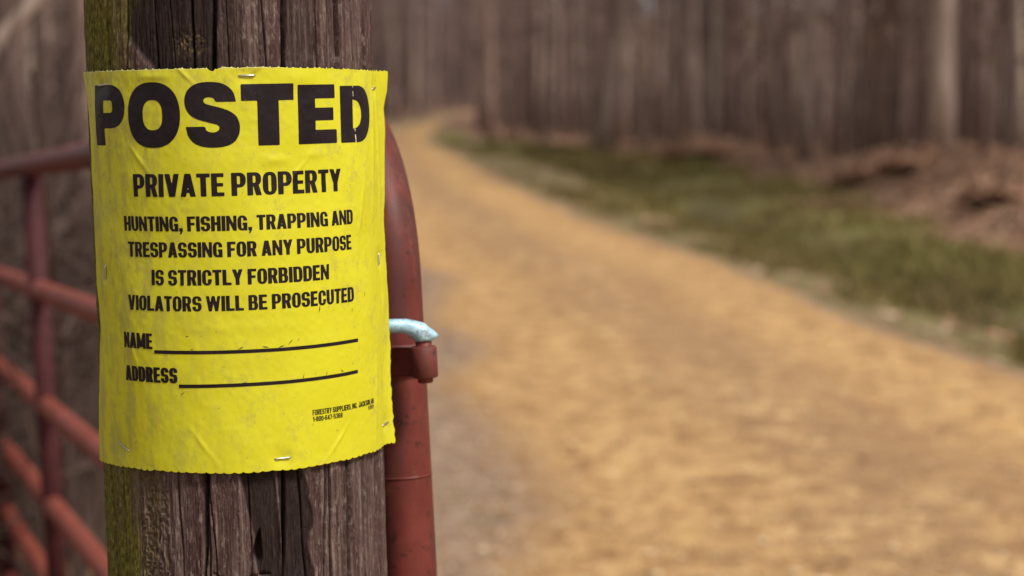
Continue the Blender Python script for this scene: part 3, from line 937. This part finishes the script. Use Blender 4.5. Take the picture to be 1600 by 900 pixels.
# forged outer corner of the bend
bm = bmesh.new()
bmesh.ops.create_icosphere(bm, subdivisions=3, radius=1)
cc_ = Vector((-.0738, 1.664, 1.2958))
for v in bm.verts:
    q = v.co.copy()
    tip = max(q.x, 0)
    v.co = cc_ + Vector((q.x * .0120, q.y * .0082 * (1 - .3 * tip), q.z * .0070 * (1 - .62 * tip * tip) - tip * .0008)) - hook_o
me = bpy.data.meshes.new('bend_corner'); bm.to_mesh(me); bm.free()
me.polygons.foreach_set('use_smooth', [True] * len(me.polygons)); me.materials.append(hk.m)
bc = bpy.data.objects.new('bend_corner', me); COL.objects.link(bc); bc.parent = hook
MB().tube([top + TU * .0045 - hook_o, BC - hook_o, BC - TU * (HBAR + .0034) - hook_o, BC - TU * (HBAR + .0044) - hook_o], [.0070, .0066, .0066, .0056], 24).build('pin', gm.m, hook)

# ================================================================== TREES
def bark(name, stops, sc_=1.0, island=False):
    m = NM(name)
    P = m.coords('Object', (9, 9, 1.3))
    a = m.noise(P, 1.1 * sc_, 5, .65)
    c_ = m.ramp(a, stops)
    rnd = m.n('NewGeometry').outputs['Random Per Island'] if island else m.n('ObjectInfo').outputs['Random']
    hsv = m.n('HueSaturation')
    mr = m.n('MapRange'); mr.inputs[3].default_value = .45; mr.inputs[4].default_value = 1.75
    m.l(rnd, mr.inputs[0]); m.l(mr.outputs[0], hsv.inputs['Value']); m.l(c_, hsv.inputs['Color'])
    m.color(hsv.outputs[0]).rough(.95).bump(a, .5, .03)
    return m.m


BROWN = bark('brown_bark', [(.3, (.08, .050, .042)), (.52, (.175, .115, .096)), (.75, (.33, .235, .20))])
PALE = bark('pale_bark', [(.3, (.21, .145, .118)), (.52, (.37, .28, .232)), (.75, (.50, .40, .34))])
TWIG = bark('twig_bark', [(.3, (.075, .048, .040)), (.6, (.18, .12, .10)), (.8, (.30, .215, .185))])


def tree_meshes(seed, height, r0, lean=0.0, wob=.12, limbs=16, low=2.0, fork=False, leafy=False):
    rd = random.Random(seed)
    n = 12
    pts = []; rad = []
    ph1, ph2 = rd.uniform(0, 6), rd.uniform(0, 6)
    for i in range(n + 1):
        f = i / n
        z = height * f
        pts.append(Vector((wob * math.sin(f * 5 + ph1) * f + lean * z, wob * math.sin(f * 4 + ph2) * f, z - .25 * (i == 0))))
        rad.append(r0 * ((1 - f) ** .75 * .97 + .03) * (1.35 if i == 0 else 1))
    tr = MB().tube(pts, rad, 9)
    if fork:
        z0 = 3.0
        k = int(z0 / height * n)
        p0 = pts[k]
        fp = [p0 + Vector((0, 0, -.5)), p0 + Vector((-.25, .05, 1.3)), p0 + Vector((-.55, .1, 3.5)), p0 + Vector((-.9, .3, 8))]
        tr.tube(fp, [r0 * .6, r0 * .6, r0 * .5, r0 * .1], 8)
    cr = MB()
    def branch(p, d, L, rr0, depth):
        q = [p]; rads = [rr0]
        m = 3
        dd = d.copy()
        for i in range(m):
            dd = (dd + Vector((rd.uniform(-.22, .22), rd.uniform(-.22, .22), rd.uniform(-.05, .22)))).normalized()
            q.append(q[-1] + dd * L / m); rads.append(rr0 * (1 - (i + 1) / m * .8))
        cr.tube(q, rads, 4 if depth < 2 else 3, cap=False)
        if depth < 2:
            for i in range(3 if depth == 0 else 2):
                k = rd.randint(1, m)
                nd = (dd + Vector((rd.uniform(-.9, .9), rd.uniform(-.9, .9), rd.uniform(-.2, .7)))).normalized()
                branch(q[k], nd, L * rd.uniform(.4, .65), rads[k] * .7 + .002, depth + 1)
    for i in range(limbs):
        z = low + (height - low) * (i + rd.random()) / limbs
        f = min(z / height, .97)
        k = min(int(f * n), n - 1)
        p = pts[k].lerp(pts[k + 1], f * n - k)
        a = rd.uniform(0, 6.283)
        up = rd.uniform(.1, .9)
        L = rd.uniform(.5, 1.0) * (1.2 + .18 * height * (1 - f) * 1.2) * (.55 if z < 4.5 else 1)
        branch(p, Vector((math.cos(a), math.sin(a), up)).normalized(), L, max(.008, min(.35 * r0, .25 * rad[k] + .01)), 0)
    return tr, cr


def make_tree(name, label, group, seed, bm_, height, r0, **kw):
    t, c_ = tree_meshes(seed, height, r0, **kw)
    e = empty(name)
    tag(e, label, 'tree', group)
    t.build('trunk', bm_, e); c_.build('crown', TWIG, e, smooth=False)
    return e


def copy_tree(src, name=None):
    e = src.copy(); COL.objects.link(e)
    for ch in src.children:
        d = ch.copy(); COL.objects.link(d); d.parent = e
    return e


def put(e, x, y, s=1.0, rz=0.0, sz=None):
    e.location = (x, y, float(terrain(x, y)))
    e.scale = (s, s, sz or s)
    e.rotation_euler = (0, 0, rz)


# trees that stand out
def px_at(px, yy): return (px - 800) / 3100 * yy

e = make_tree('leaning_tree', 'pale leaning tree trunk at the wood edge, tilting right above the grass verge', None, 101, PALE, 15, .19, lean=.165, wob=.05, limbs=14, low=4)
put(e, px_at(936, 49), 49)
e = make_tree('pale_tree', 'straight slim pale grey trunk standing before the wood, right of the leaning tree', None, 102, PALE, 16, .155, lean=.01, wob=.06, limbs=14, low=4.5)
put(e, px_at(1257, 38.5), 38.5)
e = make_tree('forked_tree', 'thickest pale trunk at the right wood edge, forking into two stems', None, 103, PALE, 15, .185, lean=.012, wob=.05, limbs=14, low=4.5, fork=True)
put(e, px_at(1468, 31.8), 31.8)
e = make_tree('beech_tree', 'slim brown tree with orange dead leaves, between the two pale right-hand trunks', None, 104, BROWN, 12, .11, lean=.02, wob=.1, limbs=18, low=1.6)
put(e, px_at(1372, 35), 35)
lm = NM('dead_leaf'); lm.color(lm.ramp(lm.noise(lm.coords('Object'), 3, 3), [(.3, (.19, .095, .04)), (.7, (.36, .19, .08))])).rough(.8)
vv = []; ff = []
for i in range(420):
    a = random.uniform(0, 6.28); rr0 = random.uniform(.05, .55); z = random.uniform(1.7, 4.6)
    c_ = Vector((.02 * z + rr0 * math.cos(a), rr0 * math.sin(a), z)); q = .045
    d1 = Vector((random.uniform(-1, 1), random.uniform(-1, 1), random.uniform(-1, 1))).normalized() * q
    d2 = d1.cross(Vector((random.uniform(-1, 1), random.uniform(-1, 1), random.uniform(-1, 1)))).normalized() * q * .6
    b = len(vv); vv += [c_ - d1, c_ + d2, c_ + d1, c_ - d2]; ff.append((b, b + 1, b + 2, b + 3))
mesh_obj('foliage', vv, ff, lm.m, e)
e = make_tree('roadside_tree', 'brown trunk at the corner just right of the far road bend', None, 105, BROWN, 15, .15, lean=-.012, wob=.06, limbs=14, low=3.5)
put(e, px_at(766, 63), 63)
e = make_tree('twin_tree', 'grey double-stemmed trunk between the leaning tree and the slim pale one', None, 106, PALE, 15, .16, lean=.008, wob=.06, limbs=14, low=4, fork=True)
put(e, px_at(1112, 46), 46)
e = make_tree('pale_tree', 'grey trunk close behind the gate, just left of the wooden post', None, 107, BROWN, 13, .075, lean=-.004, wob=.05, limbs=12, low=3)
put(e, px_at(132, 11.0), 11.0)
e = make_tree('pale_tree', 'grey trunk behind the gate at the left picture edge', None, 108, BROWN, 13, .10, lean=.006, wob=.05, limbs=12, low=3)
put(e, px_at(14, 11.5), 11.5)
# bare leaning sapling whose stem crosses the upper left corner
e = empty('leaning_sapling', (-2.95, 8.6, float(terrain(-2.95, 8.6))))
tag(e, 'thin pale dead sapling leaning steeply across the upper left corner', 'tree')
pq = [Vector((0, 0, -.1)), Vector((.30, .02, .9)), Vector((.70, .04, 1.69)), Vector((.97, .05, 1.97)), Vector((1.7, .1, 2.8)), Vector((2.4, .1, 3.5))]
MB().tube(pq, [.045, .042, .037, .035, .022, .006], 8).build('trunk', PALE, e)
cr = MB()
for k in (3, 4, 4, 5):
    d = Vector((random.uniform(-.3, .6), random.uniform(-.5, .5), random.uniform(.2, .8)))
    cr.tube([pq[k], pq[k] + d * .4, pq[k] + d + Vector((.1, 0, .1))], [.010, .007, .003], 4)
cr.build('crown', TWIG, e)

# the plain trees: eight shapes, copied
PROTO = []
for i in range(8):
    PROTO.append(dict(seed=200 + i, height=random.uniform(11, 17), r0=random.uniform(.05, .11), lean=random.uniform(-.06, .06), wob=random.uniform(.05, .2),
                      limbs=random.randint(20, 28), low=random.uniform(.9, 2.2)))
GROUPS = {
    'right': ('plain bare tree among many in the wood right of the road', 'plain bare trees in the wood right of the road'),
    'far': ('thin bare tree in the far wood around the bend of the road', 'thin bare trees in the far wood at the road bend'),
    'left': ('plain bare tree in the wood behind the red gate', 'plain bare trees in the wood behind the gate')}
first = {}


def plain(zone, x, y, k, s=1.0):
    key = (zone, k)
    lab, grp = GROUPS[zone]
    if key not in first:
        base_k = [q for q in first if q[1] == k]
        if base_k:
            e = copy_tree(first[base_k[0]]); e['label'] = lab; e['group'] = grp
        else:
            e = make_tree('bare_tree', lab, grp, bm_=PALE if k in (1, 3, 6) else BROWN, **PROTO[k])
        first[key] = e
    else:
        e = copy_tree(first[key])
    put(e, x, y, s, random.uniform(0, 6.28), s * random.uniform(.9, 1.15))
    return e


def clear(x, y, mr=.9, ml=1.6):
    xr_ = np.interp(y, RY, RX); xl_ = np.interp(y, LY, LX)
    return x > xr_ + mr or x < xl_ - ml


spots = []
def try_spot(x, y, dmin):
    for (a, b) in spots:
        if (a - x) ** 2 + (b - y) ** 2 < dmin ** 2: return False
    spots.append((x, y)); return True


cnt = 0
while cnt < 150:                                         # right-hand wood, front rows first
    y = 24 + 62 * random.random() ** 1.2
    xe_ = float(np.interp(y, EY, EX)); xm = .285 * y + 3
    x = xe_ + .3 + (xm - xe_) * random.random()
    if x > xm or not try_spot(x, y, .75): continue
    plain('right', x, y, random.randrange(8), random.uniform(.6, 1.25)); cnt += 1
cnt = 0
while cnt < 62:
    y = random.uniform(62, 140); x = random.uniform(-.085, .02) * y
    xe_ = float(np.interp(y, EY, EX)); xl_ = float(np.interp(y, LY, LX))
    if not (x > xe_ + .2 or x < xl_ - 1.0) or not try_spot(x, y, .7): continue
    plain('far', x, y, random.randrange(8), random.uniform(.8, 1.5)); cnt += 1
cnt = 0
while cnt < 84:
    y = 12 + 48 * random.random() ** 1.3; x = -random.uniform(.20, .33) * y
    if x > np.interp(y, LY, LX) - 1.2 or not try_spot(x, y, .8): continue
    if abs(x - px_at(60, y)) < .0: continue
    plain('left', x, y, random.randrange(8), random.uniform(.6, 1.1)); cnt += 1

cnt = 0
while cnt < 34:                                          # slim pale trunks along the front of the right-hand wood
    y = 25 + 34 * random.random(); x = float(np.interp(y, EY, EX)) + .3 + random.expovariate(1 / 1.6)
    if x > .27 * y or not try_spot(x, y, .55): continue
    plain('right', x, y, random.choice((1, 3, 6)), random.uniform(.55, .85)); cnt += 1

# ---- the deep wood behind: one mass of trunks and twigs
mb = MB()
tw = MB()
def stem(mbx, x, y, h, r0, sides=5):
    z = float(terrain(x, y)) - .1
    lx, ly = random.gauss(0, .055), random.gauss(0, .055)
    mbx.tube([(x, y, z), (x + lx * h * .5 + random.gauss(0, .05), y + ly * h * .5, z + h * .5), (x + lx * h, y + ly * h, z + h)], [r0, r0 * .75, r0 * .2], sides, cap=False)
n = 0
while n < 2600:
    y = random.uniform(38, 215)
    x = random.uniform(-.52, .52) * y
    xe_ = float(np.interp(y, EY, EX)); xl_ = float(np.interp(y, LY, LX))
    if not (x > xe_ + (6 if y < 75 else 1.5) or x < xl_ - (4 if y < 80 else 1.5)): continue
    h = random.uniform(8, 17)
    stem(mb, x, y, h, random.uniform(.03, .10))
    z = float(terrain(x, y))
    for k in range(7):
        zz = z + random.uniform(.4, 9); a = random.uniform(0, 6.28); L = random.uniform(.5, 1.8)
        tw.tube([(x, y, zz), (x + math.cos(a) * L * .6, y + math.sin(a) * L * .6, zz + L * .35), (x + math.cos(a) * L, y + math.sin(a) * L, zz + L * .8)], [.022, .016, .006], 3, cap=False)
    n += 1
n = 0
while n < 800:                                           # the wood that closes the view beyond the bend
    y = random.uniform(160, 300); x = random.uniform(-.13, .06) * y
    if y < 205 and not (x > float(np.interp(y, RY, RX)) + 1.5 or x < float(np.interp(y, LY, LX)) - 1.2): continue
    stem(mb, x, y, random.uniform(11, 18), random.uniform(.06, .16)); n += 1
b = len(mb.v)
mb.v += tw.v; mb.f += [tuple(b + i for i in f) for f in tw.f]
DEEP = bark('deep_wood_bark', [(.3, (.066, .043, .038)), (.52, (.145, .097, .086)), (.75, (.29, .21, .185))], .6, True)
tag(mb.build('deep_wood', DEEP, None, False), kind='stuff')

# ---- brush: thin stems at the edges of the wood
br = MB()
n = 0
while n < 9000:
    y = 6.5 + 90 * random.random() ** 1.4
    if random.random() < .50:
        xe_ = float(np.interp(y, EY, EX)); x = xe_ + 1.8 + random.expovariate(1 / 3.5)
    else:
        xl_ = float(np.interp(y, LY, LX)); x = min(xl_ - 1.2, -.17 * y) - random.expovariate(1 / 2.2)
    h = random.uniform(.4, 2.4) * (.6 if y < 14 else 1)
    z = float(terrain(x, y)) - .03
    a = random.uniform(0, 6.28); l = random.uniform(.05, .5) * h
    m_ = Vector((x + math.cos(a) * l * .4, y + math.sin(a) * l * .4, z + h * .55)); e_ = Vector((x + math.cos(a) * l, y + math.sin(a) * l, z + h))
    br.tube([(x, y, z), m_, e_], [.008, .006, .003], 3, cap=False)
    for k in range(3):
        a = random.uniform(0, 6.28); L = random.uniform(.15, .5)
        br.tube([m_, m_ + Vector((math.cos(a) * L, math.sin(a) * L, L * .8))], [.004, .002], 3, cap=False)
    n += 1
n = 0
while n < 900:
    y = random.uniform(5.2, 15)
    x = -random.uniform(.20, .34) * y
    h = random.uniform(.5, 1.9); z = float(terrain(x, y)) - .03
    a = random.uniform(0, 6.28); l = random.uniform(.1, .8) * h; t_ = random.uniform(.004, .010)
    m_ = Vector((x + math.cos(a) * l * .4, y + math.sin(a) * l * .4, z + h * .55)); e_ = Vector((x + math.cos(a) * l, y + math.sin(a) * l, z + h * .95))
    br.tube([(x, y, z), m_, e_], [t_, t_ * .8, t_ * .4], 4, cap=False)
    for k in range(4):
        a = random.uniform(0, 6.28); L = random.uniform(.2, .7)
        br.tube([m_, m_ + Vector((math.cos(a) * L, math.sin(a) * L, L * random.uniform(-.2, .8)))], [t_ * .6, t_ * .3], 3, cap=False)
    n += 1
tag(br.build('brush', TWIG, None, False), kind='stuff')

# ================================================================== DEBRIS AT THE WOOD EDGE
logm = bark('log_bark', [(.3, (.10, .068, .055)), (.55, (.22, .155, .125)), (.8, (.38, .29, .235))])
hm = NM('heaped_leaves')
hm.color(hm.ramp(hm.noise(hm.coords('Object'), 11, 6, .75), [(.3, (.09, .048, .030)), (.5, (.28, .155, .098)), (.7, (.46, .29, .195))])).rough(.95)
HEAPS = [(4.25, 42.6, .95, .55, .48, 11, 'leaf-covered root heap with a dark hollow, leftmost on the litter bank by the verge'),
         (5.25, 29.4, .62, .42, .36, 12, 'leaf heap with a dark hollow beneath, between the slim and the thick pale trunks'),
         (5.55, 27.4, .52, .36, .36, 13, 'low leaf heap right beside the foot of the thick forked pale trunk'),
         (5.72, 23.2, .55, .40, .33, 14, 'leaf heap with a dark hollow at the right picture edge')]
hl = NM('heap_leaf')
hl.color(hl.ramp(hl.n('NewGeometry').outputs['Random Per Island'], [(0, (.14, .075, .048)), (.5, (.34, .19, .12)), (1, (.58, .40, .28))])).rough(.85)
for (x, y, rx, ry_h, rz_, sd_, lab) in HEAPS:
    z = float(terrain(x, y)) - .04
    e = empty('leaf_heap', (x, y, z)); tag(e, lab, 'leaf heap')
    rd = random.Random(sd_)
    NA, NB = 40, 12
    vv = []; ff = []
    lv2 = []; lf2 = []
    for j in range(NB + 1):
        ph = math.pi / 2 * j / NB
        for i in range(NA):
            a_ = 2 * math.pi * i / NA
            k = 1 + .28 * (float(vnoise(math.cos(a_) * 2.2 + sd_, math.sin(a_) * 2.2 + j * .25, sd_)) - .5) + .12 * (float(vnoise(a_ * 4, j * .8, sd_ + 3)) - .5)
            px_, py_, pz_ = math.cos(a_) * math.cos(ph) * rx * k, math.sin(a_) * math.cos(ph) * ry_h * k, math.sin(ph) * rz_ * k
            # the side towards the track is undercut: its rim hangs clear of the ground
            lift = .42 * rz_ * max(0, -math.sin(a_ + .25)) ** 1.5 * math.cos(ph)
            vv.append(Vector((px_, py_, pz_ + lift)))
    for j in range(NB):
        for i in range(NA):
            ff.append((j * NA + i, j * NA + (i + 1) % NA, (j + 1) * NA + (i + 1) % NA, (j + 1) * NA + i))
    heap = mesh_obj('mound', vv, ff, hm.m, e, True)
    sol = heap.modifiers.new('thickness', 'SOLIDIFY'); sol.thickness = .06
    for i in range(260):
        c_ = rd.choice(vv) + Vector((rd.uniform(-.05, .05), rd.uniform(-.05, .05), rd.uniform(0, .03)))
        d1 = Vector((rd.uniform(-1, 1), rd.uniform(-1, 1), rd.uniform(-.6, .6))).normalized() * .06
        d2 = d1.cross(Vector((rd.uniform(-.5, .5), rd.uniform(-.5, .5), 1))).normalized() * .04
        b_i = len(lv2); lv2 += [c_ - d1, c_ + d2, c_ + d1, c_ - d2]; lf2.append((b_i, b_i + 1, b_i + 2, b_i + 3))
    tag(mesh_obj('loose_leaves', lv2, lf2, hl.m, e), kind='stuff')
    for i in range(3):
        a_ = rd.uniform(-2.6, -.5)
        p0 = Vector((math.cos(a_) * rx * .5, math.sin(a_) * ry_h * .5, rz_ * .35))
        p1 = p0 + Vector((rd.uniform(-.5, .5), rd.uniform(-.5, -.1), rd.uniform(.1, .5)))
        MB().tube([p0, p0.lerp(p1, .5) + Vector((.03, 0, .04)), p1], [.03, .022, .01], 7).build('stick', logm, e)
# leaves: litter lying over the floor of the wood and blown along the verges
lv_ = []; lf_ = []
def leaf(x, y, z, q):
    a = random.uniform(0, 6.28); ca, sa = math.cos(a), math.sin(a); w = q * random.uniform(.4, .65)
    t1_, t2_ = random.uniform(-.6, .6), random.uniform(-.6, .6)
    b = len(lv_)
    lv_.extend([(x - ca * q, y - sa * q, z - t1_ * q * .5 + q * .25), (x + sa * w, y - ca * w, z + t2_ * w * .5 + .1 * q), (x + ca * q, y + sa * q, z + t1_ * q * .5 + q * .3), (x - sa * w, y + ca * w, z - t2_ * w * .5 + .1 * q)])
    lf_.append((b, b + 1, b + 2, b + 3))
N_ = 36000
ys_ = 8 + 50 * rng.random(N_) ** 1.6
pick = rng.random(N_)
xe_ = np.interp(ys_, EY, EX); xl_ = np.interp(ys_, LY, LX); xr_ = np.interp(ys_, RY, RX)
xv_ = np.interp(ys_, VY, VX)
xs_ = np.where(pick < .55, xv_ - .2 + rng.exponential(1.6, N_), np.where(pick < .70, np.minimum(-.19 * ys_, xl_ - .6) - rng.exponential(2.0, N_) , np.where(pick < .73, xr_ + rng.random(N_) * 1.5, np.where(pick < .76, xl_ - rng.random(N_) * .9, xv_ + rng.exponential(.9, N_)))))
zs_ = terrain(xs_, ys_)
for x, y, z in zip(xs_, ys_, zs_):
    leaf(float(x), float(y), float(z) + .005, random.uniform(.035, .075))
lfm = NM('fallen_leaf')
gi = lfm.n('NewGeometry')
lfm.color(lfm.ramp(gi.outputs['Random Per Island'], [(.0, (.12, .060, .036)), (.4, (.30, .162, .098)), (.75, (.46, .275, .175)), (1, (.60, .44, .32))])).rough(.8)
tag(mesh_obj('leaf_litter', lv_, lf_, lfm.m), kind='stuff')

# grass tufts on the verge
gv = []; gf = []; gc = []
N_ = 34000
ys_ = 9.5 + 50 * rng.random(N_) ** 1.7
xr_ = np.interp(ys_, RY, RX); xe_ = np.interp(ys_, EY, EX)
xe_ = np.interp(ys_, VY, VX)
ss = rng.random(N_) * 1.0
xs_ = xr_ + .15 + (xe_ - xr_) * ss
keep = (vnoise(xs_ * 1.1, ys_ * .7, 81) + .25 * (1 - np.abs(ss - .4)) - .22 * np.exp(-((ss - .52) / .14) ** 2) - .30 * (ss < .3)) > .42
zs_ = terrain(xs_, ys_)
for x, y, z, s1_ in zip(xs_[keep], ys_[keep], zs_[keep], ss[keep]):
    h = random.uniform(.04, .11) * (1.5 if s1_ > .35 else 1); a = random.uniform(0, 6.28); w = .006 + .0004 * y
    dx, dy = math.cos(a) * w, math.sin(a) * w; lx, ly = random.gauss(0, .5) * h, random.gauss(0, .5) * h
    b = len(gv)
    gv += [(x - dx, y - dy, z), (x + dx, y + dy, z), (x + lx, y + ly, z + h)]
    gf.append((b, b + 1, b + 2))
gm_ = NM('verge_grass')
gi = gm_.n('NewGeometry')
P = gm_.coords('Object')
gcol = gm_.ramp(gi.outputs['Random Per Island'], [(0, (.135, .10, .030)), (.35, (.185, .155, .042)), (.7, (.165, .165, .040)), (1, (.30, .23, .095))])
gcol = gm_.mix(gm_.band(gm_.noise(P, .35, 3), .34, .58), gcol, (.165, .12, .042))
gm_.color(gcol).rough(.8)
tag(mesh_obj('grass', gv, gf, gm_.m), kind='stuff')

# grit and small stones on the road
pv = []; pf = []
for i in range(11000):
    y = 5.5 + 30 * random.random() ** 2.0
    a0 = float(np.interp(y, LY, LX)); a1_ = float(np.interp(y, RY, RX))
    s = random.random(); x = a0 - .4 + (a1_ - a0 + .5) * s
    q = random.uniform(.004, .011) * (2.0 if random.random() < .10 else 1)
    z = .012 + .045 * (1 - (2 * min(max(s, 0), 1) - 1) ** 2)
    b = len(pv)
    k = [random.uniform(.6, 1.2) for _ in range(6)]
    pv += [(x + q * k[0], y, z), (x, y + q * k[1], z), (x - q * k[2], y, z), (x, y - q * k[3], z), (x, y, z + q * .4 * k[4]), (x, y, z - q * .6)]
    for a, c_ in ((0, 1), (1, 2), (2, 3), (3, 0)):
        pf.append((b + a, b + c_, b + 4)); pf.append((b + c_, b + a, b + 5))
pm_ = NM('road_grit')
gi = pm_.n('NewGeometry')
pm_.color(pm_.ramp(gi.outputs['Random Per Island'], [(0, (.26, .14, .065)), (.4, (.50, .31, .14)), (1, (.78, .64, .44))])).rough(.9)
tag(mesh_obj('gravel', pv, pf, pm_.m), kind='stuff')
